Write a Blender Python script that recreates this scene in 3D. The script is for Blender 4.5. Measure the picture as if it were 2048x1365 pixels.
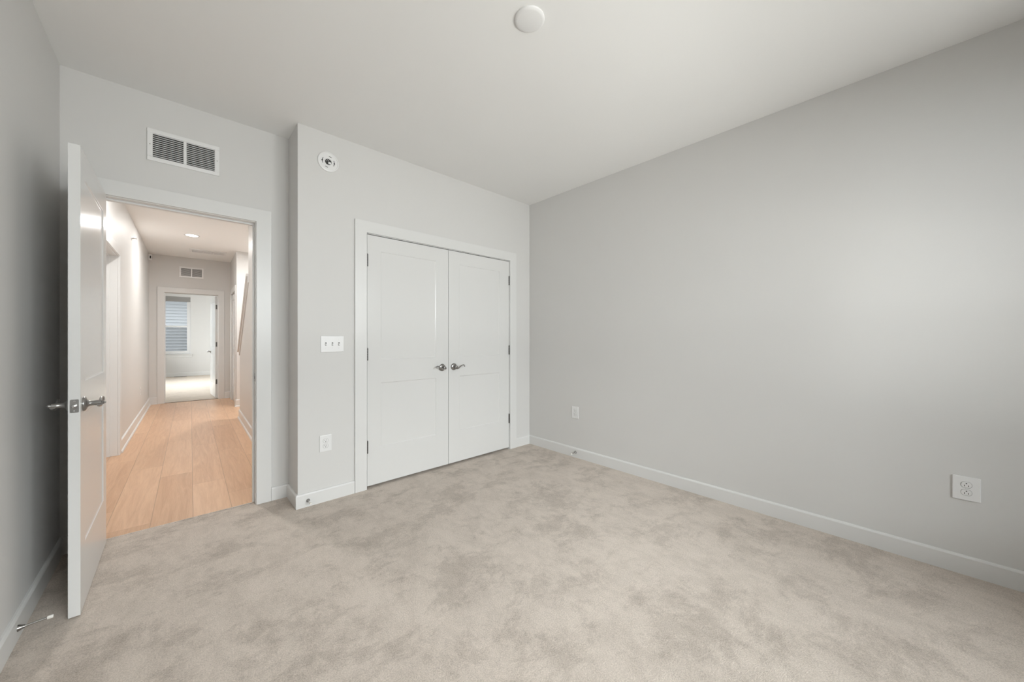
import bpy, bmesh, math, random
from mathutils import Vector, Matrix
random.seed(4)
PI = math.pi
for o in list(bpy.data.objects):
    bpy.data.objects.remove(o)
S = bpy.context.scene
C = S.collection

# ---------------------------------------------------------------- camera
TH = math.radians(42.7605)
cam_d = bpy.data.cameras.new('camera')
cam = bpy.data.objects.new('camera', cam_d); C.objects.link(cam)
cam.location = (0, 0, 1.215)
cam.rotation_euler = (PI/2, 0, -TH)
cam_d.sensor_width = 36.0
cam_d.lens = 721.29/2048*36
cam_d.shift_y = -6.5/2048
cam_d.clip_start = 0.02
S.camera = cam

# ---------------------------------------------------------------- world, exposure
S.view_settings.view_transform = 'Standard'
S.view_settings.look = 'None'
S.view_settings.exposure = 0.03
S.view_settings.gamma = 1.0
S.view_settings.use_curve_mapping = False
S.cycles.max_bounces = 16
S.cycles.diffuse_bounces = 12
S.cycles.glossy_bounces = 6
S.cycles.transparent_max_bounces = 12
S.cycles.use_denoising = True
S.cycles.caustics_reflective = False
S.cycles.caustics_refractive = False
W = bpy.data.worlds.new('world'); S.world = W
W.use_nodes = True
bg = W.node_tree.nodes['Background']
bg.inputs[0].default_value = (0.95, 0.975, 1.0, 1)
bg.inputs[1].default_value = 0.8

HA = 0.018                                   # the hall runs about one degree off the room's axis
def hp(x, y, z=0.0):
    return Vector((x*math.cos(HA) + (y-3.3)*math.sin(HA), 3.3 - x*math.sin(HA) + (y-3.3)*math.cos(HA), z))

def area(name, loc, target, sx, sy, power, col=(1, 1, 1), shape='RECTANGLE', spread=PI):
    d = bpy.data.lights.new(name, 'AREA'); d.shape = shape; d.size = sx
    if shape in ('RECTANGLE', 'ELLIPSE'): d.size_y = sy
    d.energy = power; d.color = col; d.spread = spread
    o = bpy.data.objects.new(name, d); C.objects.link(o)
    o.location = loc
    o.rotation_euler = (Vector(target)-Vector(loc)).to_track_quat('-Z', 'Y').to_euler()
    return o
# daylight: the open sky outside the room's window (behind the camera) and the far bedroom's window, plus added fill
area('sky_light_window', (1.2, -4.15, 3.1), (1.4, -1.45, 1.6), 6.0, 3.4, 1440, (0.95, 0.98, 1.0))
area('ground_bounce_light', (1.4, -3.85, -0.9), (1.4, -1.4, 1.6), 6.0, 3.6, 1240, (1.0, 0.985, 0.95))  # added fill aimed up through the window to brighten the ceiling
area('sky_light_far_window', hp(-0.4, 18.2, 4.9), hp(-0.4, 15.4, 1.4), 4.5, 3.4, 1000, (0.93, 0.97, 1.0))

area('added_fill_far_side', hp(-4.3, 12.4, 2.6), hp(-2.4, 12.4, 1.4), 6.0, 3.4, 2700, (0.95, 0.98, 1.0))  # fill lamp added beside the far bedroom to brighten it

# ---------------------------------------------------------------- materials
MATS = {}
def nt(name):
    m = bpy.data.materials.new(name); m.use_nodes = True
    n = m.node_tree; b = n.nodes['Principled BSDF']
    MATS[name] = m
    return m, n, b
def N(n, t, **kw):
    x = n.nodes.new(t)
    for k, v in kw.items():
        if k.startswith('i_'):
            key = k[2:]
            x.inputs[int(key) if key.isdigit() else key.replace('_', ' ')].default_value = v
        else: setattr(x, k, v)
    return x
def bump(n, b, height, strength, dist):
    bp = N(n, 'ShaderNodeBump'); bp.inputs['Strength'].default_value = strength; bp.inputs['Distance'].default_value = dist
    n.links.new(height, bp.inputs['Height']); n.links.new(bp.outputs[0], b.inputs['Normal'])
    return bp
def paint(name, col, rough, scale=260, strength=0.12, dist=0.0006, spec=0.5, vary=0.012):
    m, n, b = nt(name)
    tc = N(n, 'ShaderNodeTexCoord')
    no = N(n, 'ShaderNodeTexNoise', i_Scale=scale, i_Detail=3.0)
    n.links.new(tc.outputs['Object'], no.inputs['Vector'])
    lo = N(n, 'ShaderNodeTexNoise', i_Scale=1.7, i_Detail=2.0)
    n.links.new(tc.outputs['Object'], lo.inputs['Vector'])
    mr = N(n, 'ShaderNodeMapRange'); mr.inputs[3].default_value = 1-vary; mr.inputs[4].default_value = 1+vary
    n.links.new(lo.outputs['Fac'], mr.inputs[0])
    mx = N(n, 'ShaderNodeVectorMath', operation='SCALE'); mx.inputs[0].default_value = col
    n.links.new(mr.outputs[0], mx.inputs['Scale'])
    n.links.new(mx.outputs[0], b.inputs['Base Color'])
    b.inputs['Roughness'].default_value = rough
    b.inputs['Specular IOR Level'].default_value = spec
    bump(n, b, no.outputs['Fac'], strength, dist)
    return m
def metal(name, col, rough, scale=80):
    m, n, b = nt(name)
    tc = N(n, 'ShaderNodeTexCoord'); no = N(n, 'ShaderNodeTexNoise', i_Scale=scale, i_Detail=3.0)
    n.links.new(tc.outputs['Object'], no.inputs['Vector'])
    mr = N(n, 'ShaderNodeMapRange'); mr.inputs[3].default_value = rough*0.8; mr.inputs[4].default_value = rough*1.25
    n.links.new(no.outputs['Fac'], mr.inputs[0]); n.links.new(mr.outputs[0], b.inputs['Roughness'])
    b.inputs['Base Color'].default_value = (*col, 1); b.inputs['Metallic'].default_value = 1
    return m
wallm = paint('wall_paint', (0.635, 0.63, 0.62), 0.55, strength=0.18, spec=0.3)
hallm = paint('hall_wall_paint', (0.655, 0.65, 0.638), 0.5, strength=0.15, spec=0.3)
ceilm = paint('ceiling_paint', (0.79, 0.79, 0.785), 0.9, strength=0.1, spec=0.1)
trimm = paint('trim_paint', (0.685, 0.685, 0.678), 0.32, scale=40, strength=0.03, spec=0.5, vary=0.004)
plast = paint('white_plastic', (0.76, 0.76, 0.76), 0.28, scale=60, strength=0.01, vary=0.002)
darkm = paint('dark_void', (0.03, 0.03, 0.03), 0.8, strength=0.0, vary=0.0)
greym = paint('grey_grille_depth', (0.10, 0.10, 0.095), 0.8, strength=0.0, vary=0.0)
sidem = paint('grey_siding', (0.26, 0.27, 0.285), 0.7, scale=30, strength=0.05)
shadem = paint('shade_fabric', (0.30, 0.29, 0.28), 0.9, scale=300, strength=0.1)
rubm = paint('white_rubber', (0.78, 0.76, 0.72), 0.6, strength=0.02)
rimm = paint('receptacle_gap', (0.38, 0.38, 0.38), 0.6, strength=0.0, vary=0.0)
hingm = metal('hinge_nickel', (0.17, 0.165, 0.16), 0.4)
nick = metal('satin_nickel', (0.33, 0.32, 0.31), 0.30)
steel = metal('bright_steel', (0.55, 0.54, 0.53), 0.25)
lampm, n_, b_ = nt('lamp_lens')
b_.inputs['Base Color'].default_value = (1, 1, 1, 1); b_.inputs['Emission Color'].default_value = (1, 0.93, 0.84, 1); b_.inputs['Emission Strength'].default_value = 14

def door_paint():
    m, n, b = nt('door_paint')
    tc = N(n, 'ShaderNodeTexCoord'); mp = N(n, 'ShaderNodeMapping'); mp.inputs['Scale'].default_value = (90, 90, 2.2)
    n.links.new(tc.outputs['Object'], mp.inputs['Vector'])
    no = N(n, 'ShaderNodeTexNoise', i_Scale=1.0, i_Detail=3.0); n.links.new(mp.outputs[0], no.inputs['Vector'])
    b.inputs['Base Color'].default_value = (0.675, 0.675, 0.668, 1)
    b.inputs['Roughness'].default_value = 0.20
    b.inputs['Specular IOR Level'].default_value = 0.5
    bump(n, b, no.outputs['Fac'], 0.10, 0.0006)
    return m
doorm = door_paint()

def glass():
    m, n, b = nt('window_glass')
    out = n.nodes['Material Output']; n.nodes.remove(b)
    tr = N(n, 'ShaderNodeBsdfTransparent'); tr.inputs[0].default_value = (0.96, 0.97, 0.965, 1)
    gl = N(n, 'ShaderNodeBsdfGlossy'); gl.inputs['Roughness'].default_value = 0.02
    fr = N(n, 'ShaderNodeFresnel'); fr.inputs[0].default_value = 1.45
    mx = N(n, 'ShaderNodeMixShader')
    n.links.new(fr.outputs[0], mx.inputs[0]); n.links.new(tr.outputs[0], mx.inputs[1]); n.links.new(gl.outputs[0], mx.inputs[2])
    n.links.new(mx.outputs[0], out.inputs[0])
    return m
glassm = glass()
def screen():
    m, n, b = nt('insect_screen')
    out = n.nodes['Material Output']
    b.inputs['Base Color'].default_value = (0.12, 0.12, 0.13, 1)
    tr = N(n, 'ShaderNodeBsdfTransparent'); mx = N(n, 'ShaderNodeMixShader'); mx.inputs[0].default_value = 0.24
    n.links.new(tr.outputs[0], mx.inputs[1]); n.links.new(b.outputs[0], mx.inputs[2]); n.links.new(mx.outputs[0], out.inputs[0])
    return m
screenm = screen()

def carpet(name, dark, light, patch=True):
    m, n, b = nt(name)
    tc = N(n, 'ShaderNodeTexCoord')
    def noise(scale, detail, rough=0.5, dist=0.0, sc=(1, 1, 1), rot=0.0):
        mp = N(n, 'ShaderNodeMapping'); mp.inputs['Scale'].default_value = sc; mp.inputs['Rotation'].default_value = (0, 0, rot)
        n.links.new(tc.outputs['Object'], mp.inputs['Vector'])
        x = N(n, 'ShaderNodeTexNoise', i_Scale=scale, i_Detail=detail, i_Roughness=rough, i_Distortion=dist)
        n.links.new(mp.outputs[0], x.inputs['Vector'])
        return x.outputs['Fac']
    def rng(v, a, b_, c, d):
        r = N(n, 'ShaderNodeMapRange'); r.clamp = True
        r.inputs[1].default_value = a; r.inputs[2].default_value = b_; r.inputs[3].default_value = c; r.inputs[4].default_value = d
        n.links.new(v, r.inputs[0]); return r.outputs[0]
    def mth(op, a, b_):
        x = N(n, 'ShaderNodeMath', operation=op)
        for i, v in enumerate((a, b_)):
            if isinstance(v, (int, float)): x.inputs[i].default_value = v
            else: n.links.new(v, x.inputs[i])
        return x.outputs[0]
    big = rng(noise(2.4, 12.0, 0.80, 0.25, (1, 1.35, 1), 0.5), 0.42, 0.505, 0, 1)      # pile brushed one way or the other
    mid = rng(noise(8.0, 12.0, 0.84, 0.2, (1, 0.55, 1), -0.6), 0.40, 0.56, 0, 1)
    fib = rng(noise(190, 3.0, 0.7), 0.36, 0.64, 0, 1)
    fib2 = rng(noise(520, 2.0, 0.7), 0.3, 0.7, 0, 1)
    base = mth('ADD', mth('MULTIPLY', big, 0.25), mth('ADD', mth('MULTIPLY', mid, 0.20), mth('ADD', mth('MULTIPLY', fib, 0.38), mth('MULTIPLY', fib2, 0.20))))
    mx = N(n, 'ShaderNodeMix', data_type='RGBA')
    mx.inputs['A'].default_value = (*dark, 1); mx.inputs['B'].default_value = (*light, 1)
    n.links.new(base, mx.inputs['Factor']); n.links.new(mx.outputs['Result'], b.inputs['Base Color'])
    b.inputs['Roughness'].default_value = 1.0
    b.inputs['Specular IOR Level'].default_value = 0.05
    b.inputs['Sheen Weight'].default_value = 0.12
    h = mth('ADD', mth('MULTIPLY', fib, 0.6), mth('MULTIPLY', fib2, 0.4))
    bump(n, b, h, 0.55, 0.005)
    return m
carpm = carpet('beige_carpet', (0.285, 0.243, 0.202), (0.75, 0.665, 0.59))
carpf = carpet('bedroom_carpet', (0.42, 0.36, 0.30), (0.66, 0.58, 0.50))

def planks():
    m, n, b = nt('oak_planks')
    tc = N(n, 'ShaderNodeTexCoord'); sp = N(n, 'ShaderNodeSeparateXYZ'); n.links.new(tc.outputs['Object'], sp.inputs[0])
    def mth(op, *a):
        x = N(n, 'ShaderNodeMath', operation=op)
        for i, v in enumerate(a):
            if isinstance(v, (int, float)): x.inputs[i].default_value = v
            else: n.links.new(v, x.inputs[i])
        return x.outputs[0]
    WD, LN = 0.208, 1.42
    u = mth('DIVIDE', mth('SUBTRACT', sp.outputs[0], 0.073-10*WD), WD)
    row = mth('FLOOR', u); fu = mth('FRACT', u)
    v = mth('DIVIDE', mth('SUBTRACT', sp.outputs[1], mth('SUBTRACT', 3.98+10*0.39-8*LN, mth('MULTIPLY', row, 0.39))), LN)
    col = mth('FLOOR', v); fv = mth('FRACT', v)
    cb = N(n, 'ShaderNodeCombineXYZ'); n.links.new(row, cb.inputs[0]); n.links.new(col, cb.inputs[1])
    wn = N(n, 'ShaderNodeTexWhiteNoise', noise_dimensions='2D'); n.links.new(cb.outputs[0], wn.inputs['Vector'])
    # grain
    c2 = N(n, 'ShaderNodeCombineXYZ')
    n.links.new(mth('ADD', mth('MULTIPLY', sp.outputs[0], 26), mth('MULTIPLY', wn.outputs['Value'], 30)), c2.inputs[0])
    n.links.new(mth('ADD', mth('MULTIPLY', sp.outputs[1], 1.6), mth('MULTIPLY', wn.outputs['Value'], 17)), c2.inputs[1])
    g = N(n, 'ShaderNodeTexNoise', i_Scale=1.0, i_Detail=5.0, i_Roughness=0.62, i_Distortion=1.4); n.links.new(c2.outputs[0], g.inputs['Vector'])
    c3 = N(n, 'ShaderNodeCombineXYZ')
    n.links.new(mth('MULTIPLY', sp.outputs[0], 240), c3.inputs[0]); n.links.new(mth('MULTIPLY', sp.outputs[1], 9), c3.inputs[1])
    g2 = N(n, 'ShaderNodeTexNoise', i_Scale=1.0, i_Detail=2.0); n.links.new(c3.outputs[0], g2.inputs['Vector'])
    ramp = N(n, 'ShaderNodeValToRGB')
    e = ramp.color_ramp.elements
    e[0].position = 0.25; e[0].color = (0.47, 0.265, 0.145, 1)
    e[1].position = 0.75; e[1].color = (0.70, 0.46, 0.295, 1)
    tone = mth('ADD', mth('MULTIPLY', g.outputs['Fac'], 0.70), mth('ADD', mth('MULTIPLY', wn.outputs['Value'], 0.22), mth('MULTIPLY', g2.outputs['Fac'], 0.22)))
    n.links.new(tone, ramp.inputs[0])
    # joints
    ju = mth('LESS_THAN', mth('ABSOLUTE', mth('SUBTRACT', fu, 0.5)), 0.5-0.0022/WD)
    jv = mth('LESS_THAN', mth('ABSOLUTE', mth('SUBTRACT', fv, 0.5)), 0.5-0.0016/LN)
    j = mth('MULTIPLY', ju, jv)
    jm = N(n, 'ShaderNodeMapRange'); jm.inputs[3].default_value = 0.72; jm.inputs[4].default_value = 1.0; n.links.new(j, jm.inputs[0])
    sc = N(n, 'ShaderNodeVectorMath', operation='SCALE'); n.links.new(ramp.outputs[0], sc.inputs[0]); n.links.new(jm.outputs[0], sc.inputs['Scale'])
    n.links.new(sc.outputs[0], b.inputs['Base Color'])
    b.inputs['Roughness'].default_value = 0.31
    b.inputs['Specular IOR Level'].default_value = 0.5
    h = mth('ADD', mth('MULTIPLY', g2.outputs['Fac'], 0.35), mth('ADD', mth('MULTIPLY', g.outputs['Fac'], 0.4), j))
    bump(n, b, h, 0.35, 0.0012)
    return m
woodm = planks()

# ---------------------------------------------------------------- geometry helpers
class MB:
    def __init__(self, T=None):
        self.bm = bmesh.new(); self.T = T; self.mi = 0
    def v(self, p):
        return self.bm.verts.new(self.T(p) if self.T else p)
    def face(self, vs, smooth=False):
        try: f = self.bm.faces.new(vs)
        except ValueError: return None
        f.material_index = self.mi; f.smooth = smooth
        return f
    def box(self, x0, x1, y0, y1, z0, z1):
        a = [self.v((x, y, z)) for x in (x0, x1) for y in (y0, y1) for z in (z0, z1)]
        for q in ((0, 1, 3, 2), (4, 6, 7, 5), (0, 4, 5, 1), (2, 3, 7, 6), (0, 2, 6, 4), (1, 5, 7, 3)):
            self.face([a[i] for i in q])
        return self
    def poly(self, pts, vec):
        "polygon pts (3d) extruded by vec"
        vec = Vector(vec)
        a = [self.v(tuple(p)) for p in pts]; b = [self.v(tuple(Vector(p)+vec)) for p in pts]
        self.face(a); self.face(b[::-1])
        for i in range(len(a)):
            j = (i+1) % len(a); self.face([a[i], b[i], b[j], a[j]])
        return self
    def loft(self, rings, cap=True, smooth=True):
        R = [[self.v(tuple(p)) for p in r] for r in rings]
        for a, b in zip(R, R[1:]):
            for i in range(len(a)):
                j = (i+1) % len(a); self.face([a[i], a[j], b[j], b[i]], smooth)
        if cap: self.face(R[0][::-1]); self.face(R[-1])
        return self
    def tube(self, pts, rad, n=14, flat=1.0, cap=True):
        pts = [Vector(p) for p in pts]
        if not isinstance(rad, (list, tuple)): rad = [rad]*len(pts)
        rings = []; up = None
        for i, p in enumerate(pts):
            t = (pts[min(i+1, len(pts)-1)] - pts[max(i-1, 0)]).normalized()
            if up is None: up = Vector((0, 0, 1)) if abs(t.z) < 0.9 else Vector((1, 0, 0))
            s = t.cross(up).normalized(); up = s.cross(t).normalized()
            rings.append([p + (s*math.cos(2*PI*k/n)*flat + up*math.sin(2*PI*k/n))*rad[i] for k in range(n)])
        return self.loft(rings, cap)
    def lathe(self, prof, axis=(0, -1, 0), o=(0, 0, 0), n=32):
        "prof: list of (radius, distance along axis)"
        ax = Vector(axis).normalized(); o = Vector(o)
        s = ax.cross(Vector((0, 0, 1)) if abs(ax.z) < 0.9 else Vector((1, 0, 0))).normalized(); t = ax.cross(s)
        rings = [[o + ax*d + (s*math.cos(2*PI*k/n) + t*math.sin(2*PI*k/n))*max(r, 1e-5) for k in range(n)] for r, d in prof]
        return self.loft(rings, True, True)
    def build(self, name, mats, parent=None, bev=0.0, seg=2, kind=None):
        bmesh.ops.recalc_face_normals(self.bm, faces=self.bm.faces)
        me = bpy.data.meshes.new(name); self.bm.to_mesh(me); self.bm.free()
        for m in (mats if isinstance(mats, (list, tuple)) else [mats]): me.materials.append(m)
        o = bpy.data.objects.new(name, me); C.objects.link(o)
        if parent: o.parent = parent
        if bev:
            md = o.modifiers.new('bevel', 'BEVEL'); md.width = bev; md.segments = seg; md.limit_method = 'ANGLE'; md.angle_limit = math.radians(40)
        if any(p.use_smooth for p in me.polygons):
            md = o.modifiers.new('sharp', 'EDGE_SPLIT'); md.split_angle = math.radians(38)
        return o
def H(p): return hp(p[0], p[1], p[2])
def tag(o, label, cat, group=None, kind=None):
    o['label'] = label; o['category'] = cat
    if group: o['group'] = group
    if kind: o['kind'] = kind
    return o
def thing(name, label, cat, loc=(0, 0, 0), rz=0.0, group=None, kind=None):
    o = bpy.data.objects.new(name, None); C.objects.link(o)
    o.location = loc; o.rotation_euler = (0, 0, rz)
    return tag(o, label, cat, group, kind)
def struct(mb, name, mat, label, cat, bev=0.0, parent=None):
    o = mb.build(name, mat, parent, bev)
    return tag(o, label, cat, kind='structure')
def copy_tree(o, parent=None):
    c = o.copy(); C.objects.link(c); c.parent = parent
    for ch in list(o.children): copy_tree(ch, c)
    return c

# ---------------------------------------------------------------- dimensions
CZ = 2.743; T = 0.115
XL, XR, YB, YC, YE, XN = -0.488, 2.97, -1.45, 2.915, 3.20, 0.622
# entry door opening (between jambs) and closet opening
EX0, EX1, EZ = -0.352, 0.411, 2.057
CX0, CX1, CZD = 1.108, 2.650, 2.052
JT = 0.018
# hall, in its own unrotated frame
HL, HR, HR2, HY0, HY1 = -0.50, 0.620, 0.668, YE+T, 9.25
FX0, FX1 = -0.297, 0.473
YW = 15.4; FXL, FXR = -2.4, 2.0

# ---------------------------------------------------------------- shell
b = MB(); b.box(XL-T, XR+T, YB-T, YE+0.042, -0.12, 0.0)
struct(b, 'floor', carpm, 'beige cut pile carpet covering the whole empty room', 'carpet floor')
b = MB(); b.box(XL-T, XR+T, YB-T, YE+T, CZ, CZ+0.12)
struct(b, 'ceiling', ceilm, 'flat off white ceiling of the empty room', 'ceiling')
b = MB(); b.box(XL-T, XL, YB-T, YE+T, 0, CZ)
struct(b, 'wall_left', wallm, 'pale grey side wall partly hidden behind the open door', 'wall')
b = MB(); b.box(XR, XR+T, YB-T, 3.65, 0, CZ)
struct(b, 'wall_right', wallm, 'long plain pale grey wall with two outlets, beside the closet', 'wall')
b = MB()
b.box(XL, EX0-JT, YE, YE+T, 0, CZ); b.box(EX1+JT, XN, YE, YE+T, 0, CZ); b.box(EX0-JT, EX1+JT, YE, YE+T, EZ+JT, CZ)
struct(b, 'wall_entry', wallm, 'pale grey wall around the open doorway, below the return grille', 'wall')
b = MB()
b.box(XN, CX0-JT, YC, YC+T, 0, CZ); b.box(CX1+JT, XR, YC, YC+T, 0, CZ); b.box(CX0-JT, CX1+JT, YC, YC+T, CZD+JT, CZ)
b.box(XN, XN+T, YC+T, YE+T, 0, CZ)
struct(b, 'wall_closet', wallm, 'pale grey projecting wall that holds the double closet doors', 'wall')
b = MB(); b.box(XN+T, XR, 3.65, 3.70, 0, CZ); b.box(XN+T+0.02, XN+T+0.04, YE+T, 3.65, 0, CZ); b.box(XN+T, XR, YE+T, 3.65, CZ, CZ+0.05); b.box(XN+T, XR, YE+0.042, 3.65, -0.1, -0.001)
struct(b, 'wall_closet_inside', wallm, 'inner closet walls behind the closed double doors', 'wall')
WX0, WX1, WZ0, WZ1 = 0.25, 2.50, 0.55, 2.42            # window in the wall behind the camera
b = MB()
b.box(XL, WX0, YB-T, YB, 0, CZ); b.box(WX1, XR, YB-T, YB, 0, CZ); b.box(WX0, WX1, YB-T, YB, 0, WZ0); b.box(WX0, WX1, YB-T, YB, WZ1, CZ)
struct(b, 'wall_back', wallm, 'pale grey window wall opposite the closet doors', 'wall')

# hall shell
hf = MB(); hf.box(-0.7, 2.0, HY0-0.074, HY1+0.02, -0.12, 0.0)
o = hf.build('floor_hall', woodm); o.location = H((0, 0, 0)); o.rotation_euler = (0, 0, -HA)
tag(o, 'warm honey oak plank floor of the hallway beyond the door', 'wood floor', kind='structure')
b = MB(H); b.box(HL-T, 2.0, HY0-0.01, HY1+T, CZ, CZ+0.1)
struct(b, 'ceiling_hall', paint('hall_ceiling_paint', (0.86, 0.86, 0.85), 0.9, strength=0.1, spec=0.1), 'hallway ceiling with one lit downlight', 'ceiling')
SD0, SD1 = 4.62, 5.48                                   # side door opening in hall left wall
b = MB(H)
b.box(HL-T, HL, HY0, SD0-JT, 0, CZ); b.box(HL-T, HL, SD1+JT, HY1, 0, CZ); b.box(HL-T, HL, SD0-JT, SD1+JT, EZ+JT, CZ)
struct(b, 'wall_hall_left', hallm, 'hallway wall on the side with the white door trim', 'wall')
Y_FULL, Y_END = 5.76, 6.84
def capz(y): return 2.03 - (y-5.72)*0.868
b = MB(H)
b.box(HR, HR+T, HY0, Y_FULL, 0, CZ)
b.poly([(HR, Y_FULL, 0), (HR, Y_END, 0), (HR, Y_END, capz(Y_END)-0.03), (HR, Y_FULL, capz(Y_FULL)-0.03)], (T, 0, 0))
struct(b, 'wall_hall_right', hallm, 'hallway wall that drops to a sloping half wall beside the stairs', 'wall')
b = MB(H)
R0, R1 = 8.14, 8.92
b.box(HR2, HR2+T, 7.97, R0, 0, CZ); b.box(HR2, HR2+T, R1, HY1, 0, CZ); b.box(HR2, HR2+T, R0, R1, EZ+JT, CZ)
b.box(HR2+T, 1.9, 7.97, 7.97+T, 0, CZ)
struct(b, 'wall_hall_stair_end', hallm, 'bright wall at the end of the stairwell recess', 'wall')
b = MB(H); b.box(1.75, 1.86, HY0+0.4, 8.0, 0, CZ)
struct(b, 'wall_stairwell', hallm, 'outer wall of the stairwell', 'wall')
b = MB(H)
b.box(HL, FX0-JT, HY1, HY1+T, 0, CZ); b.box(FX1+JT, HR2+T, HY1, HY1+T, 0, CZ); b.box(FX0-JT, FX1+JT, HY1, HY1+T, EZ+JT, CZ)
struct(b, 'wall_hall_end', hallm, 'wall closing the hallway, around the far bedroom doorway', 'wall')
# far bedroom
FW0, FW1, FZ0, FZ1 = -0.84, 0.065, 0.70, 2.505
b = MB(H); b.box(FXL, FXR, HY1+0.02, YW+T, -0.12, 0.0)
struct(b, 'floor_far_bedroom', carpf, 'pale carpet of the bedroom at the end of the hallway', 'carpet floor')
b = MB(H); b.box(FXL, FXR, HY1+T, YW+T, CZ, CZ+0.1)
struct(b, 'ceiling_far_bedroom', ceilm, 'ceiling of the bedroom at the end of the hallway', 'ceiling')
b = MB(H)
b.box(FXL, FW0, YW, YW+T, 0, CZ); b.box(FW1, FXR, YW, YW+T, 0, CZ); b.box(FW0, FW1, YW, YW+T, 0, FZ0); b.box(FW0, FW1, YW, YW+T, FZ1, CZ)
struct(b, 'wall_far_bedroom_window', wallm, 'far bedroom wall around the double hung window', 'wall')
b = MB(H)
b.box(FXL-T, FXL, HY1+T, 10.8, 0, CZ); b.box(FXL-T, FXL, 14.0, YW, 0, CZ); b.box(FXL-T, FXL, 10.8, 14.0, 0, FZ0); b.box(FXL-T, FXL, 10.8, 14.0, FZ1, CZ)
struct(b, 'wall_far_bedroom_left', wallm, 'side wall of the far bedroom, beyond the doorway', 'wall')
b = MB(H); b.box(FXR, FXR+T, HY1+T, YW, 0, CZ)
struct(b, 'wall_far_bedroom_right', wallm, 'side wall of the far bedroom behind its open door', 'wall')
b = MB(H); b.box(FXL, HL, HY1+0.06, HY1+T, 0, CZ); b.box(HR2+T, FXR, HY1+0.06, HY1+T, 0, CZ)
struct(b, 'wall_far_bedroom_near', wallm, 'far bedroom wall facing its window', 'wall')

# ---------------------------------------------------------------- baseboards
BH, BT = 0.097, 0.015
def base_run(mb, p, q, m0=0, m1=0, h=BH, t=BT, shoe=False):
    """baseboard from p to q, room on the left of p->q; m0/m1: +1 inside corner, -1 outside corner, 0 square"""
    p = Vector((p[0], p[1], 0)); q = Vector((q[0], q[1], 0)); d = (q-p).normalized(); nrm = Vector((-d.y, d.x, 0))
    def ext(prof):
        A = [p + nrm*a + d*(a*m0) + Vector((0, 0, z)) for a, z in prof]
        B = [q + nrm*a - d*(a*m1) + Vector((0, 0, z)) for a, z in prof]
        va = [mb.v(tuple(x)) for x in A]; vb = [mb.v(tuple(x)) for x in B]
        mb.face(va); mb.face(vb[::-1])
        for i in range(len(va)):
            j = (i+1) % len(va); mb.face([va[i], vb[i], vb[j], va[j]])
    ext([(0.0, 0.0), (t, 0.0), (t, h-0.010), (t-0.003, h-0.004), (t-0.008, h), (0.0, h)])
    if shoe: ext([(t, 0.0), (t+0.013, 0.0), (t+0.012, 0.010), (t+0.006, 0.019), (t, 0.022)])
CW = 0.092
b = MB(); base_run(b, (XR, YB), (XR, YC), 1, 1)
struct(b, 'baseboard_right', trimm, 'long white baseboard under the plain grey wall', 'baseboard')
b = MB(); base_run(b, (XR, YC), (CX1+0.006+CW, YC), 1, 0); base_run(b, (CX0-0.006-CW, YC), (XN, YC), 0, -1); base_run(b, (XN, YC), (XN, YE), -1, 1)
struct(b, 'baseboard_closet', trimm, 'white baseboard wrapping the projecting closet wall', 'baseboard')
b = MB(); base_run(b, (XN, YE), (EX1+0.006+CW, YE), 1, 0); base_run(b, (EX0-0.006-CW, YE), (XL, YE), 0, 1)
struct(b, 'baseboard_entry', trimm, 'short white baseboard beside the open doorway', 'baseboard')
b = MB(); base_run(b, (XL, YE), (XL, YB), 1, 1)
struct(b, 'baseboard_left', trimm, 'white baseboard on the shaded wall behind the open door', 'baseboard')
b = MB(); base_run(b, (XL, YB), (XR, YB), 1, 1)
struct(b, 'baseboard_back', trimm, 'white baseboard under the window wall', 'baseboard')
hh = 0.125
b = MB(H); base_run(b, (HL, HY1), (HL, SD1+0.006+CW), 1, 0, hh, 0.014, True)
struct(b, 'baseboard_hall_left', trimm, 'white hallway baseboard with shoe strip beyond the side door', 'baseboard')
b = MB(H); base_run(b, (HR, HY0), (HR, Y_END), 0, -1, hh, 0.014, True); base_run(b, (HR, Y_END), (HR+T, Y_END), -1, 0, hh, 0.014, True)
struct(b, 'baseboard_hall_right', trimm, 'white hallway baseboard along the half wall', 'baseboard')
b = MB(H); base_run(b, (1.75, 7.97), (HR2, 7.97), 0, -1, hh, 0.014, True); base_run(b, (HR2, 7.97), (HR2, R0-0.006-CW), -1, 0, hh, 0.014, True)
struct(b, 'baseboard_hall_stair_end', trimm, 'short white baseboard under the stairwell end wall', 'baseboard')
b = MB(H); base_run(b, (HR2, HY1), (FX1+0.006+CW, HY1), 1, 0, hh, 0.014, True); base_run(b, (FX0-0.006-CW, HY1), (HL, HY1), 0, 1, hh, 0.014, True)
struct(b, 'baseboard_hall_end', trimm, 'short white baseboards either side of the far doorway', 'baseboard')
b = MB(H); base_run(b, (FXR, YW), (FXL, YW), 1, 1, 0.12)
struct(b, 'baseboard_far_bedroom', trimm, 'white baseboard under the far bedroom window', 'baseboard')

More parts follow.
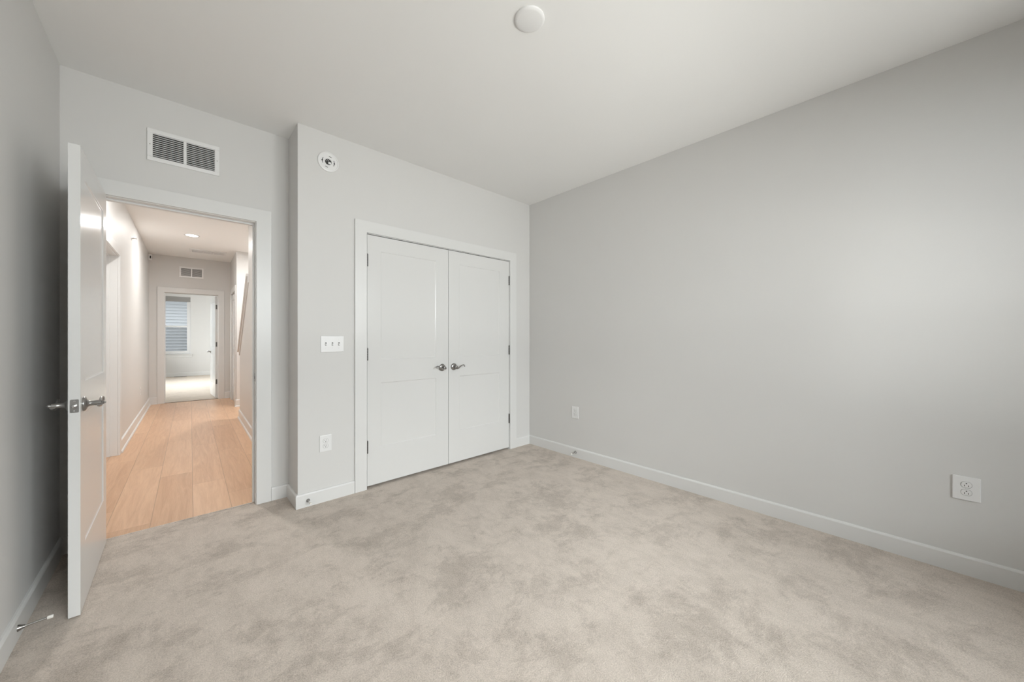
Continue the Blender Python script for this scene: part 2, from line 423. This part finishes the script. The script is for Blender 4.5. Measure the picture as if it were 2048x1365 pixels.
# ---------------------------------------------------------------- doors
def casing(mb, x0, x1, z1, yf, out=-1, w=CW, t=0.018, reveal=0.004, depth_tab=None):
    "flat casing around an opening x0..x1, up to z1, on the plane y=yf, standing out towards out*y"
    a0, a1, az = x0-reveal, x1+reveal, z1+reveal
    pts = [(a0-w, yf, 0), (a0, yf, 0), (a0, yf, az), (a1, yf, az), (a1, yf, 0), (a1+w, yf, 0), (a1+w, yf, az+w), (a0-w, yf, az+w)]
    a = [mb.v(p) for p in pts]; bb = [mb.v((p[0], p[1]+out*t, p[2])) for p in pts]
    for vs in (a, bb):
        for q in ((0, 1, 2, 7), (2, 3, 6, 7), (3, 4, 5, 6)): mb.face([vs[i] for i in q])
    for i in range(8):
        j = (i+1) % 8; mb.face([a[i], bb[i], bb[j], a[j]])
def jambs(mb, x0, x1, z1, ya, yb, stop=None):
    mb.box(x0-JT, x0, ya, yb, 0, z1); mb.box(x1, x1+JT, ya, yb, 0, z1); mb.box(x0-JT, x1+JT, ya, yb, z1, z1+JT)
    if stop:
        s0, s1 = stop; k = 0.011
        mb.box(x0, x0+k, s0, s1, 0, z1); mb.box(x1-k, x1, s0, s1, 0, z1); mb.box(x0+k, x1-k, s0, s1, z1-k, z1)
def leaf(mb, w, h, t, px0, px1, rows, rec=0.0048, ins=0.009):
    "door leaf from (0,0,0) to (w,t,h), recessed panels on both faces"
    xs = [0, px0, px1, w]; zs = [0]
    for a, b_ in rows: zs += [a, b_]
    zs.append(h)
    for y, s in ((0, 1), (t, -1)):
        G = [[mb.v((x, y, z)) for z in zs] for x in xs]
        for i in range(3):
            for j in range(len(zs)-1):
                q = [G[i][j], G[i+1][j], G[i+1][j+1], G[i][j+1]]
                if i == 1 and j % 2 == 1:
                    a0, a1, c0, c1 = xs[1], xs[2], zs[j], zs[j+1]
                    prev = q
                    for dd, rr in ((0.003, 0.0035), (ins, rec)):
                        cur = [mb.v((a0+dd, y+s*rr, c0+dd)), mb.v((a1-dd, y+s*rr, c0+dd)), mb.v((a1-dd, y+s*rr, c1-dd)), mb.v((a0+dd, y+s*rr, c1-dd))]
                        for k in range(4): mb.face([prev[k], prev[(k+1) % 4], cur[(k+1) % 4], cur[k]])
                        prev = cur
                    mb.face(prev)
                else: mb.face(q)
    for (A, B) in (((0, 0), (0, h)), ((w, 0), (w, h))):
        mb.face([mb.v((A[0], 0, 0)), mb.v((A[0], t, 0)), mb.v((A[0], t, h)), mb.v((A[0], 0, h))])
    mb.face([mb.v((0, 0, 0)), mb.v((w, 0, 0)), mb.v((w, t, 0)), mb.v((0, t, 0))])
    mb.face([mb.v((0, 0, h)), mb.v((w, 0, h)), mb.v((w, t, h)), mb.v((0, t, h))])
    bmesh.ops.remove_doubles(mb.bm, verts=mb.bm.verts, dist=1e-5)
def lever(parent, x, y, z, sx, sy, name='lever_handle'):
    """lever on a door face at (x,y,z); sx: side the lever points to along x, sy: face normal along y"""
    m = MB()
    m.lathe([(0.0, 0), (0.0325, 0), (0.0330, 0.003), (0.0315, 0.007), (0.026, 0.0105), (0.019, 0.012), (0.0135, 0.016), (0.0115, 0.022), (0.0112, 0.034), (0.0122, 0.036), (0.0122, 0.042), (0.0125, 0.048), (0.0125, 0.054), (0.0095, 0.0555), (0.0105, 0.057), (0.0105, 0.0585), (0.008, 0.060), (0.0085, 0.062), (0.004, 0.065), (0.0035, 0.067), (0.0, 0.070)], (0, sy, 0), (x, y, z), 28)
    pts, rad = [], []
    for i in range(25):
        s = i/24
        px = -0.010 + s*0.108
        pz = -0.004 - 0.009*math.sin(min(s/0.45, 1)*PI) + (0.020*(0.5-0.5*math.cos(PI*min(max((s-0.35)/0.45, 0), 1))))
        py = 0.050 - 0.004*math.sin(s*PI)
        if s > 0.86:
            k = (s-0.86)/0.14; pz -= 0.016*k*k; px -= 0.006*k
        pts.append((x+sx*px, y+sy*py, z+pz))
        rad.append(0.0095 - 0.0045*min(s/0.7, 1) + (0.001 if s > 0.9 else 0))
    m.tube(pts, rad, 12)
    return m.build(name, nick, parent)
def hinge(parent, x, y, z, ax=0.0, n='hinge', r=0.0062, hgt=0.089, plate=None):
    m = MB()
    for k in range(5):
        a = z-hgt/2 + k*hgt/5
        m.lathe([(0, 0.0004), (r, 0.0004), (r, hgt/5-0.0008), (0, hgt/5-0.0008)], (0, 0, 1), (x, y, a), 12)
    m.lathe([(0, 0), (0.0045, 0.001), (0.004, 0.004), (0, 0.006)], (0, 0, 1), (x, y, z+hgt/2), 10)
    if plate: m.box(*plate, z-hgt/2, z+hgt/2)
    return m.build(n, hingm, parent)

# --- door_1: the open entry door
d1 = thing('door_1', 'open white two panel door with its frame, ajar towards the shaded wall', 'door', kind='structure')
m = MB(); casing(m, EX0, EX1, EZ, YE, -1); m.build('casing', trimm, d1, 0.002)
m = MB(H); casing(m, EX0-0.0, EX1-0.0, EZ, HY0+0.002, 1); m.build('casing', trimm, d1, 0.002)
m = MB(); jambs(m, EX0, EX1, EZ, YE, YE+T+0.004, (YE+0.046, YE+0.08)); m.build('jamb', trimm, d1, 0.0012)
m = MB(); m.box(EX1-0.0012, EX1+0.0005, YE+0.004, YE+0.034, 0.924-0.029, 0.924+0.029)
m.mi = 1; m.box(EX1-0.0016, EX1-0.0011, YE+0.012, YE+0.027, 0.924-0.012, 0.924+0.012)
m.build('strike_plate', [nick, darkm], d1, 0.0)
# leaf: local x from hinge to free edge; turned so that it runs to -y
LW, LH, LT = 0.762, 2.048, 0.035
lf = MB(); leaf(lf, LW, LH, LT, 0.105, 0.655, [(0.280, 0.868), (1.012, 1.928)])
leafo = lf.build('door_leaf', doorm, d1, 0.0012)
leafo.location = (EX0+0.0035, YE-0.008, 0.007); leafo.rotation_euler = (0, 0, -PI/2)      # local +x -> -y, local +y -> +x
lever(leafo, LW-0.062, LT, 0.912, -1, 1)
lever(leafo, LW-0.062, 0, 0.912, -1, -1)
m = MB(); pts = []
for (cy, cz, a0) in ((0.0265, 0.0245, 0), (0.0095, 0.0245, 90), (0.0095, -0.0245, 180), (0.0265, -0.0245, 270)):
    for k in range(6):
        a = math.radians(a0+k*18); pts.append((LW-0.001, cy+0.004*math.cos(a), 0.912+cz+0.004*math.sin(a)))
m.poly(pts, (0.0022, 0, 0))
m.build('latch_plate', nick, leafo)
m = MB()
m.lathe([(0, 0), (0.0085, 0), (0.0085, 0.006), (0.007, 0.0105), (0.0, 0.0125)], (1, 0, 0), (LW+0.001, 0.018, 0.912), 16)
m.build('latch_bolt', steel, leafo)
for zz in (0.912-0.021, 0.912+0.021):
    m = MB(); m.lathe([(0, 0), (0.0036, 0), (0.0032, 0.0012), (0, 0.0016)], (1, 0, 0), (LW+0.001, 0.018, zz), 12); m.build('screw', steel, leafo)
for zz in (0.32, 1.06, 1.82):
    hinge(leafo, -0.004, -0.004, zz)

# --- door_2: the double closet doors
d2 = thing('door_2', 'white double closet doors with four recessed panels, closed', 'closet doors', kind='structure')
m = MB(); casing(m, CX0, CX1, CZD, YC, -1); m.build('casing', trimm, d2, 0.002)
m = MB(); jambs(m, CX0, CX1, CZD, YC, YC+T, (YC+0.045, YC+0.06)); m.build('jamb', trimm, d2)
gap = 0.0035
mid = 1.8735
YD = YC-0.002
for k, (a, c) in enumerate(((CX0+gap, mid-gap/2), (mid+gap/2, CX1-gap))):
    w = c-a
    lf = MB(); pa = (1.224-a, 1.742-a) if k == 0 else (2.000-a, 2.512-a)
    leaf(lf, w, 2.024, 0.035, pa[0], pa[1], [(0.299, 0.824), (1.013, 1.902)])
    lo = lf.build('door_leaf', doorm, d2, 0.0012); lo.location = (a, YD, 0.021)
    lx = (1.806-a) if k == 0 else (1.934-a)
    lever(lo, lx, 0, 0.917, -1 if k == 0 else 1, -1)
    for zz in (1.816, 1.060, 0.314):
        hinge(lo, -gap/2+0.001 if k == 0 else w+gap/2, -0.004, zz, r=0.0074, hgt=0.098)
m = MB(); m.box(mid-0.02, mid+0.02, YD+0.036, YD+0.044, CZD-0.01, CZD); m.build('catch', nick, d2)

# --- door_3: side doorway off the hall (frame and closed leaf seen edge on)
d3 = thing('door_3', 'white side door trim on the hallway wall past the open door', 'door', hp(HL, 0), 0, kind='structure')
d3.location = (0, 0, 0)
def SW(p):   # frame drawn in x (along hall), y (into the wall): to hall coordinates on the left wall
    return hp(HL - p[1], p[0], p[2])
m = MB(SW); casing(m, SD0, SD1, EZ, 0, -1); m.build('casing', trimm, d3, 0.002)
m = MB(SW); jambs(m, SD0, SD1, EZ, 0, T+0.0, (0.055, 0.078)); m.build('jamb', trimm, d3, 0.001)
m = MB(lambda p: SW((SD0+0.003+p[0], 0.078+p[1], p[2]+0.012))); leaf(m, SD1-SD0-0.006, 2.03, 0.035, 0.105, 0.745, [(0.275, 0.868), (1.010, 1.922)]); m.build('door_leaf', doorm, d3)

# --- door_4: door on the far right of the hall
d4 = thing('door_4', 'white door trim beside the stairwell end wall, by the far doorway', 'door', kind='structure')
def SE(p): return hp(HR2 + p[1], p[0], p[2])
m = MB(SE); casing(m, R0, R1, EZ, 0, -1); m.build('casing', trimm, d4, 0.002)
m = MB(SE); jambs(m, R0, R1, EZ, 0, T); m.build('jamb', trimm, d4)
m = MB(lambda p: SE((R0+0.003+p[0], 0.004+p[1], p[2]+0.012))); leaf(m, R1-R0-0.006, 2.03, 0.035, 0.105, 0.665, [(0.275, 0.868), (1.010, 1.922)]); m.build('door_leaf', doorm, d4)

# --- door_5: far bedroom door, open into that room
d5 = thing('door_5', 'white far bedroom door with its frame, open at the end of the hallway', 'door', kind='structure')
m = MB(H); casing(m, FX0, FX1, EZ, HY1, -1); m.build('casing', trimm, d5, 0.002)
m = MB(H); jambs(m, FX0, FX1, EZ, HY1, HY1+T, (HY1+0.04, HY1+0.07)); m.build('jamb', trimm, d5, 0.001)
m = MB(H); casing(m, FX0, FX1, EZ, HY1+T, 1); m.build('casing', trimm, d5, 0.002)
lf = MB(); leaf(lf, 0.76, 2.03, 0.035, 0.105, 0.655, [(0.275, 0.868), (1.010, 1.922)])
l5 = lf.build('door_leaf', doorm, d5, 0.001)
FDA = math.radians(86)                                   # open angle
l5.location = hp(FX1-0.004, HY1+T+0.006, 0.012)
l5.rotation_euler = (0, 0, PI-FDA-HA)
lever(l5, 0.698, 0, 0.912, -1, -1); lever(l5, 0.698, 0.035, 0.912, -1, 1)
for zz in (0.32, 1.07, 1.82):
    hinge(l5, -0.010, 0.016, zz, plate=(-0.016, 0.0, 0.004, 0.032))

# ---------------------------------------------------------------- windows
def window(name, label, loc, rz, w, h, depth=T, screen_on=True, double=False):
    """local: x 0..w, z 0..h, wall face (room side) at y=0, outside at y=depth"""
    g = thing(name, label, 'window', loc, rz, kind='structure')
    m = MB(); f = 0.045
    m.box(0, f, 0.045, depth, 0, h); m.box(w-f, w, 0.045, depth, 0, h); m.box(f, w-f, 0.045, depth, 0, f); m.box(f, w-f, 0.045, depth, h-f, h)
    n = 2 if double else 1
    if double: m.box(w/2-0.05, w/2+0.05, 0.045, depth, f, h-f)
    m.build('window_frame', plast, g, 0.002)
    m = MB(); m.box(-0.045, w+0.045, -0.045, 0.06, -0.022, 0.0); m.box(-0.03, w+0.03, -0.016, 0.0, -0.105, -0.022)
    m.build('window_sill', trimm, g, 0.003)
    for k in range(n):
        a = f if k == 0 else w/2+0.05; c = (w/2-0.05 if k == 0 else w-f) if double else w-f
        hm = h*0.475
        for nm, z0, z1, yy in (('lower_sash', f, hm+0.03, 0.055), ('upper_sash', hm-0.01, h-f, 0.083)):
            s = MB(); q = 0.04
            s.box(a, a+q, yy, yy+0.026, z0, z1); s.box(c-q, c, yy, yy+0.026, z0, z1)
            s.box(a+q, c-q, yy, yy+0.026, z0, z0+q+0.01); s.box(a+q, c-q, yy, yy+0.026, z1-q, z1)
            so = s.build(nm, plast, g, 0.002)
            p = MB(); p.box(a+q, c-q, yy+0.011, yy+0.015, z0+q, z1-q); p.build('glass_pane', glassm, so)
        if screen_on:
            s = MB(); s.box(a, c, 0.1105, 0.1115, f, hm); s.build('insect_screen', screenm, g)
    return g
window('window_1', 'wide white double hung window pair opposite the closet doors', (WX1, YB, WZ0), PI, WX1-WX0, WZ1-WZ0, screen_on=False, double=True)
window('window_2', 'white double hung window in the far bedroom, shade raised', hp(FW0, YW, FZ0), -HA, FW1-FW0, FZ1-FZ0)
window('added_window_3', 'added unseen window pair letting fill light into the far bedroom', hp(FXL, 10.8, FZ0), PI/2-HA, 3.2, FZ1-FZ0, screen_on=False, double=True)  # invented window, opens the wall for the side fill lamp
# cellular shade, drawn up
sh = thing('window_shade', 'grey pleated shade drawn up at the top of the far bedroom window', 'window shade', hp(FW0+0.004, YW+0.004, FZ1), -HA)
ww = FW1-FW0-0.008
m = MB(); m.box(0, ww, 0.0, 0.038, -0.055, -0.001); m.build('headrail', shadem, sh, 0.003)
m = MB(); 
for k in range(6): m.poly([(0.002, 0.004, -0.055-k*0.013), (0.002, 0.034, -0.055-k*0.013), (0.002, 0.037, -0.0615-k*0.013), (0.002, 0.034, -0.068-k*0.013), (0.002, 0.004, -0.068-k*0.013), (0.002, 0.001, -0.0615-k*0.013)], (ww-0.004, 0, 0))
m.build('pleated_fabric', shadem, sh)
m = MB(); m.box(0, ww, 0.002, 0.036, -0.156, -0.134); m.build('bottom_rail', shadem, sh, 0.003)

# neighbouring houses, seen or sensed through the windows
def siding(mb, x0, x1, y, z0, z1, s, pitch=0.128):
    z = z0
    while z < z1:
        mb.poly([(x0, y, z), (x0, y-s*0.034, z), (x0, y-s*0.006, z+pitch), (x0, y, z+pitch)], (x1-x0, 0, 0)); z += pitch
nb = thing('neighbour_house', 'grey lap sided house wall seen through the far bedroom window', 'house', hp(0, 0), -HA)
m = MB(); siding(m, -6, 6, 21.0-3.3, -3.0, 6.2, 1); m.build('siding', sidem, nb)
m = MB(); m.box(-6.3, 6.3, 20.6-3.3, 23-3.3, 6.2, 6.35); m.build('roof_eave', trimm, nb)
nb.location = hp(0, 3.3)
m = MB(); m.box(-3.0, 3.4, -1.6, 15.6, 2.92, 3.0)
struct(m, 'light_block_slab', shadem, 'added slab above the rooms, blocks stray light from the siding', 'light_block_slab')  # unseen slab added to keep bounce light off the neighbour siding
g = MB(); g.box(-14, 14, -14, 30, -3.3, -3.1)
tag(g.build('ground_outside', paint('outside_ground', (0.25, 0.26, 0.22), 0.9)), 'ground between the houses outside', 'ground', kind='structure')

# ---------------------------------------------------------------- stairs and cap
cp = thing('stair_half_wall_cap', 'sloping white trim capping the half wall by the stairs', 'trim', kind='structure')
cp.name = 'trim_1'
m = MB(H)
y0, y1 = Y_FULL-0.05, Y_END+0.03
m.poly([(HR-0.030, y0, capz(y0)), (HR-0.030, y1, capz(y1)), (HR-0.030, y1, capz(y1)-0.034), (HR-0.030, y0, capz(y0)-0.034)], (T+0.06, 0, 0))
m.build('cap_board', trimm, cp, 0.002)
m = MB(H)
m.poly([(HR-0.013, y0, capz(y0)-0.034), (HR-0.013, Y_END, capz(Y_END)-0.034), (HR-0.013, Y_END, capz(Y_END)-0.11), (HR-0.013, y0, capz(y0)-0.11)], (0.013, 0, 0))
m.build('apron', trimm, cp, 0.001)
m = MB(H)
for k in range(9):
    m.box(HR+T+0.002, 1.749, 6.9-0.26*(k+1), 6.9-0.26*k, 0.0, 0.195*(k+1))
struct(m, 'staircase', carpf, 'carpeted stairs rising behind the sloping half wall', 'stairs')

# ---------------------------------------------------------------- wall and ceiling fittings
RW, LWR = -PI/2, PI/2
def outlet(label, loc, rz, w=0.082, h=0.122, ground_up=False, group='wall outlets'):
    g = thing('wall_outlet', label, 'outlet', loc, rz, group)
    m = MB(); m.box(-w/2, w/2, -0.006, 0, -h/2, h/2); m.build('cover_plate', plast, g, 0.003, 3)
    m = MB(); m.lathe([(0, 0), (0.003, 0), (0.0025, 0.001), (0, 0.0013)], (0, -1, 0), (0, -0.006, 0), 12); m.build('screw', plast, g)
    s = -1 if ground_up else 1
    for zc in (0.0195, -0.0195):
        m = MB()
        pts = []
        for k in range(32):
            a = 2*PI*k/32; x = 0.0172*math.cos(a); z = 0.0172*math.sin(a); z = max(-0.0138, min(0.0138, z)); pts.append((x, -0.005, zc+z))
        m.poly(pts, (0, -0.003, 0))
        m.mi = 1
        for xx, hh_ in ((-0.0064, 0.0078), (0.0064, 0.0066)): m.box(xx-0.0012, xx+0.0012, -0.0083, -0.0078, zc+s*0.0045-hh_/2, zc+s*0.0045+hh_/2)
        gp = [(0.0027*math.cos(2*PI*k/12), -0.0078, zc-s*0.0070+0.0027*math.sin(2*PI*k/12)) for k in range(12)]
        m.poly(gp, (0, -0.0005, 0))
        m.build('receptacle', [plast, darkm], g)
        m = MB(); m.tube([(0.0185*math.cos(2*PI*k/32), -0.0061, zc+max(-0.0150, min(0.0150, 0.0185*math.sin(2*PI*k/32)))) for k in range(33)], 0.0007, 6)
        m.build('receptacle_rim', rimm, g)
    return g
outlet('white duplex outlet on the closet wall, below the light switches', (0.8035, YC, 0.430), 0)
outlet('small white duplex outlet on the plain wall near the closet corner', (XR, 2.262, 0.454), RW)
outlet('large looking white duplex outlet on the plain wall away from the closet', (XR, -0.224, 0.441), RW, 0.092, 0.122, True)
o = outlet('white outlet on the hallway side wall past the side door trim', hp(HL, 7.70, 0.42), LWR-HA)

sw = thing('light_switch', 'white three toggle switch plate between the closet doors and the corner', 'light switch', (0.8505, YC, 1.168), 0)
m = MB(); m.box(-0.081, 0.081, -0.006, 0, -0.0600, 0.0600); m.build('cover_plate', plast, sw, 0.003, 3)
for xx in (-0.046, 0.0, 0.046):
    m = MB(); m.box(xx-0.0055, xx+0.0055, -0.0068, -0.0055, -0.0125, 0.0125)
    m.mi = 1; m.box(xx-0.0050, xx+0.0050, -0.0070, -0.0066, -0.0120, 0.0120); m.build('toggle_slot', [plast, greym], sw)
    m = MB(); m.poly([(xx-0.0042, -0.006, -0.008), (xx-0.0042, -0.018, -0.0095), (xx-0.0042, -0.019, -0.0045), (xx-0.0042, -0.006, 0.005)], (0.0084, 0, 0)); m.build('toggle', plast, sw, 0.0008)
    for zz in (-0.030, 0.030):
        m = MB(); m.lathe([(0, 0), (0.0028, 0), (0.0022, 0.001), (0, 0.0013)], (0, -1, 0), (xx, -0.006, zz), 10); m.build('screw', plast, sw)

def grille(label, loc, rz, w=0.352, h=0.201, group=None):
    g = thing('return_air_grille', label, 'air vent', loc, rz, group)
    m = MB(); f = 0.026; cb = 0.008
    t = 0.009
    m.box(-w/2, w/2, -t, 0, h/2-f, h/2); m.box(-w/2, w/2, -t, 0, -h/2, -h/2+f)
    m.box(-w/2, -w/2+f, -t, 0, -h/2+f, h/2-f); m.box(w/2-f, w/2, -t, 0, -h/2+f, h/2-f); m.box(-cb, cb, -t, 0, -h/2+f, h/2-f)
    m.build('grille_frame', plast, g, 0.0025)
    for s in (-1, 1):
        a, c = (-w/2+f, -cb) if s < 0 else (cb, w/2-f)
        m = MB(); n = 12; p = (h-2*f)/n
        for k in range(n):
            z = -h/2+f + k*p
            m.poly([(a, -0.0015, z+p*1.0), (a, -0.0085, z+p*0.46), (a, -0.0085, z+p*0.34), (a, -0.0015, z+p*0.88)], (c-a, 0, 0))
        m.build('louvers', plast, g)
        m = MB(); m.box(a, c, -0.0014, -0.0002, -h/2+f, h/2-f); m.build('dark_backing', darkm, g)
        m = MB(); xx = s*(w/2-f/2); m.lathe([(0, 0), (0.0032, 0), (0.0026, 0.0012), (0, 0.0016)], (0, -1, 0), (xx, -t, 0), 12); m.build('screw', steel, g)
    return g
gr = grille('white louvered return grille above the open doorway', (0.0315, YE, 2.4285), 0)
g2 = copy_tree(gr); g2.location = hp(0.078, HY1, 2.464); g2.rotation_euler = (0, 0, -HA)
g2['label'] = 'white return grille above the far bedroom doorway in the hallway'

# ceiling register in the hall, three cells
cr = thing('ceiling_register', 'white three section ceiling vent behind the hallway downlight', 'air vent', hp(0.30, 8.40, CZ), -HA)
m = MB(); w, h, f = 0.50, 0.27, 0.03
t = 0.010
m.box(-w/2, w/2, h/2-f, h/2, -t, 0); m.box(-w/2, w/2, -h/2, -h/2+f, -t, 0); m.box(-w/2, -w/2+f, -h/2+f, h/2-f, -t, 0); m.box(w/2-f, w/2, -h/2+f, h/2-f, -t, 0)
cell = (w-2*f)/3
for k in (1, 2): m.box(-w/2+f+k*cell-0.009, -w/2+f+k*cell+0.009, -h/2+f, h/2-f, -t, 0)
m.build('register_frame', plast, cr, 0.002)
for q in range(3):
    m = MB(); a = -w/2+f+q*cell+0.009*(q > 0); c = -w/2+f+(q+1)*cell-0.009*(q < 2)
    for k in range(14):
        y = -h/2+f+k*(h-2*f)/14; m.box(a, c, y+0.002, y+0.008, -0.007, -0.001)
    m.build('louvers', plast, cr)
    m = MB(); m.box(a, c, -h/2+f, h/2-f, -0.0009, -0.0001); m.build('backing', greym, cr)

# round cover plate on the room ceiling
sc = thing('ceiling_cover_plate', 'round white blank cover plate on the ceiling', 'ceiling cover', (1.234, 1.210, CZ))
m = MB(); m.lathe([(0, 0), (0.0705, 0), (0.0715, 0.003), (0.0705, 0.007), (0.066, 0.0105), (0.058, 0.0125), (0, 0.014)], (0, 0, -1), (0, 0, 0), 64); m.build('cover', plast, sc)

# smoke alarm mounting base with the alarm removed
sa = thing('smoke_alarm_base', 'round white alarm mounting ring with bare wiring plug, alarm missing', 'smoke alarm mount', (0.822, YC, 2.530))
m = MB(); m.lathe([(0, 0.001), (0.0735, 0.001), (0.0740, 0.004), (0.0715, 0.008), (0.066, 0.0095), (0.064, 0.006), (0.058, 0.005), (0.030, 0.005), (0.028, 0.007), (0.0235, 0.007), (0.022, 0.002), (0, 0.002)], (0, -1, 0), (0, 0, 0), 56); m.build('mounting_plate', plast, sa)
m = MB(); m.lathe([(0, 0.0021), (0.0215, 0.0021), (0.0215, 0.0026), (0, 0.0026)], (0, -1, 0), (0, 0, 0), 32); m.build('box_opening', darkm, sa)
for a0, a1 in ((150, 205), (-30, 25), (60, 85), (240, 265)):
    m = MB()
    pts = [(0.042*math.cos(math.radians(a0+(a1-a0)*k/10)), -0.0056, 0.042*math.sin(math.radians(a0+(a1-a0)*k/10))) for k in range(11)]
    m.tube(pts, 0.0019, 8)
    if a0 in (150, -30):
        am = math.radians((a0+a1)/2); m.lathe([(0, 0), (0.005, 0), (0.005, 0.0012), (0, 0.0012)], (0, -1, 0), (0.042*math.cos(am), -0.0052, 0.042*math.sin(am)), 12)
    m.build('mounting_slot', darkm, sa)
m = MB(); m.box(-0.002, 0.017, -0.013, -0.003, -0.016, -0.002); m.build('wiring_plug', plast, sa, 0.001)
for k in range(3):
    m = MB(); m.tube([(0.004+k*0.004, -0.006, -0.004), (0.001+k*0.003, -0.013, 0.006), (-0.008+k*0.004, -0.011, 0.012), (-0.013, -0.005, 0.004-k*0.006), (-0.010, -0.002, -0.008)], 0.0013, 8); m.build('wire', [plast, darkm, greym][k], sa)

# door stops on the baseboards
def stop(label, loc, rz, drop=0.010, L=0.076):
    g = thing('door_stop', label, 'door stop', loc, rz, 'baseboard door stops')
    m = MB(); m.lathe([(0, 0), (0.0125, 0), (0.0122, 0.003), (0.0085, 0.010), (0.0058, 0.018), (0, 0.018)], (0, -1, 0), (0, 0, 0), 20); m.build('stop_base', nick, g)
    m = MB(); m.tube([(0, -0.012, 0), (0, -0.03, -drop*0.3), (0, -L+0.012, -drop)], [0.0044, 0.0040, 0.0040], 12); m.build('rod', steel, g)
    m = MB(); m.lathe([(0, 0), (0.0062, 0), (0.0068, 0.003), (0.0068, 0.013), (0.0058, 0.016), (0, 0.016)], (0, -1, 0), (0, -L+0.014, -drop), 16); m.build('rubber_tip', rubm, g)
    return g
stop('metal door stop with white tip behind the open door', (XL+BT, 2.405, 0.050), LWR, -0.004, 0.088)
stop('metal door stop on the closet wall baseboard near the corner', (0.684, YC-BT, 0.044), 0, 0.0, 0.07)
stop('metal door stop on the long baseboard, below the corner outlet', (XR-BT, 2.245, 0.055), RW, 0.006, 0.075)

# hall fittings
def downlight(label, x, y, power):
    g = thing('recessed_downlight', label, 'ceiling light', hp(x, y, CZ), -HA, 'hallway downlights')
    m = MB(); m.lathe([(0.066, 0), (0.090, 0), (0.091, 0.003), (0.086, 0.006), (0.070, 0.005), (0.066, 0.001)], (0, 0, -1), (0, 0, 0), 40); m.build('trim_ring', plast, g)
    m = MB(); m.lathe([(0, 0.0005), (0.068, 0.0005), (0.068, 0.003), (0, 0.003)], (0, 0, -1), (0, 0, 0), 40); m.build('lens', lampm, g)
    a = area('downlight_lamp', hp(x, y, CZ-0.008), hp(x, y, 0), 0.13, 0.13, power, (1.0, 0.985, 0.965), 'DISK', PI)
    return g
downlight('lit round downlight on the hallway ceiling before the vent', 0.078, 7.19, 18)
downlight('added unseen downlight on the hallway ceiling nearest the open door', 0.078, 4.35, 22)  # out of view, added to brighten the hall
downlight('added unseen downlight over the stairwell beside the half wall', 1.25, 6.9, 26)  # hidden fill lamp with an added fixture, brightens the stairwell end wall

sp = thing('sidewall_sprinkler', 'small sprinkler head high on the hallway side wall', 'sprinkler', hp(HL, 6.66, 2.485), LWR-HA)
m = MB(); m.lathe([(0, 0), (0.030, 0), (0.031, 0.002), (0.024, 0.006), (0.014, 0.006), (0, 0.006)], (0, -1, 0), (0, 0, 0), 24); m.build('escutcheon', plast, sp)
m = MB(); m.tube([(0, -0.004, 0), (0, -0.022, 0)], 0.007, 12); m.tube([(0.008, -0.02, 0), (0.010, -0.034, 0), (0, -0.044, 0)], 0.002, 8); m.tube([(-0.008, -0.02, 0), (-0.010, -0.034, 0), (0, -0.044, 0)], 0.002, 8)
m.box(-0.015, 0.015, -0.047, -0.045, -0.008, 0.012); m.build('sprinkler_head', steel, sp)

ms = thing('wall_sensor', 'small white sensor with dark lens high in the hallway corner', 'sensor', hp(HL, 9.12, 2.66), LWR-HA)
m = MB(); m.box(-0.04, 0.04, -0.045, 0, -0.055, 0.045); m.build('housing', plast, ms, 0.008, 3)
m = MB(); m.poly([(0.005, -0.0462, -0.030), (0.005, -0.0462, 0.015), (0.022, -0.0462, 0.015), (0.022, -0.0462, -0.030)], (0, 0.0014, 0)); m.build('lens', darkm, ms)
m = MB(); m.box(-0.0408, -0.0395, -0.036, -0.020, -0.030, 0.018); m.build('side_lens', darkm, ms)

fr = thing('floor_register', 'dark metal floor register under the far bedroom window', 'floor vent', hp(-0.17, YW-0.14, 0), -HA)
m = MB(); m.box(-0.15, 0.15, -0.055, 0.055, 0, 0.006); m.build('register_frame', metal('bronze_register', (0.12, 0.10, 0.08), 0.5), fr, 0.002)
m = MB()
for k in range(18): m.box(-0.135+k*0.0152, -0.126+k*0.0152, -0.04, 0.04, 0.0055, 0.0075)
m.build('register_slots', darkm, fr)
# transition edge where carpet meets planks at both doorways
m = MB(); m.box(EX0, EX1, YE+0.038, YE+0.048, -0.004, 0.006)
struct(m, 'trim_2', carpm, 'tucked carpet edge across the entry doorway', 'carpet edge', 0.003)
m = MB(H); m.box(FX0, FX1, HY1+0.012, HY1+0.026, -0.004, 0.006)
struct(m, 'trim_3', metal('dark_threshold', (0.18, 0.14, 0.11), 0.6), 'thin dark threshold strip at the far bedroom doorway', 'threshold', 0.002)
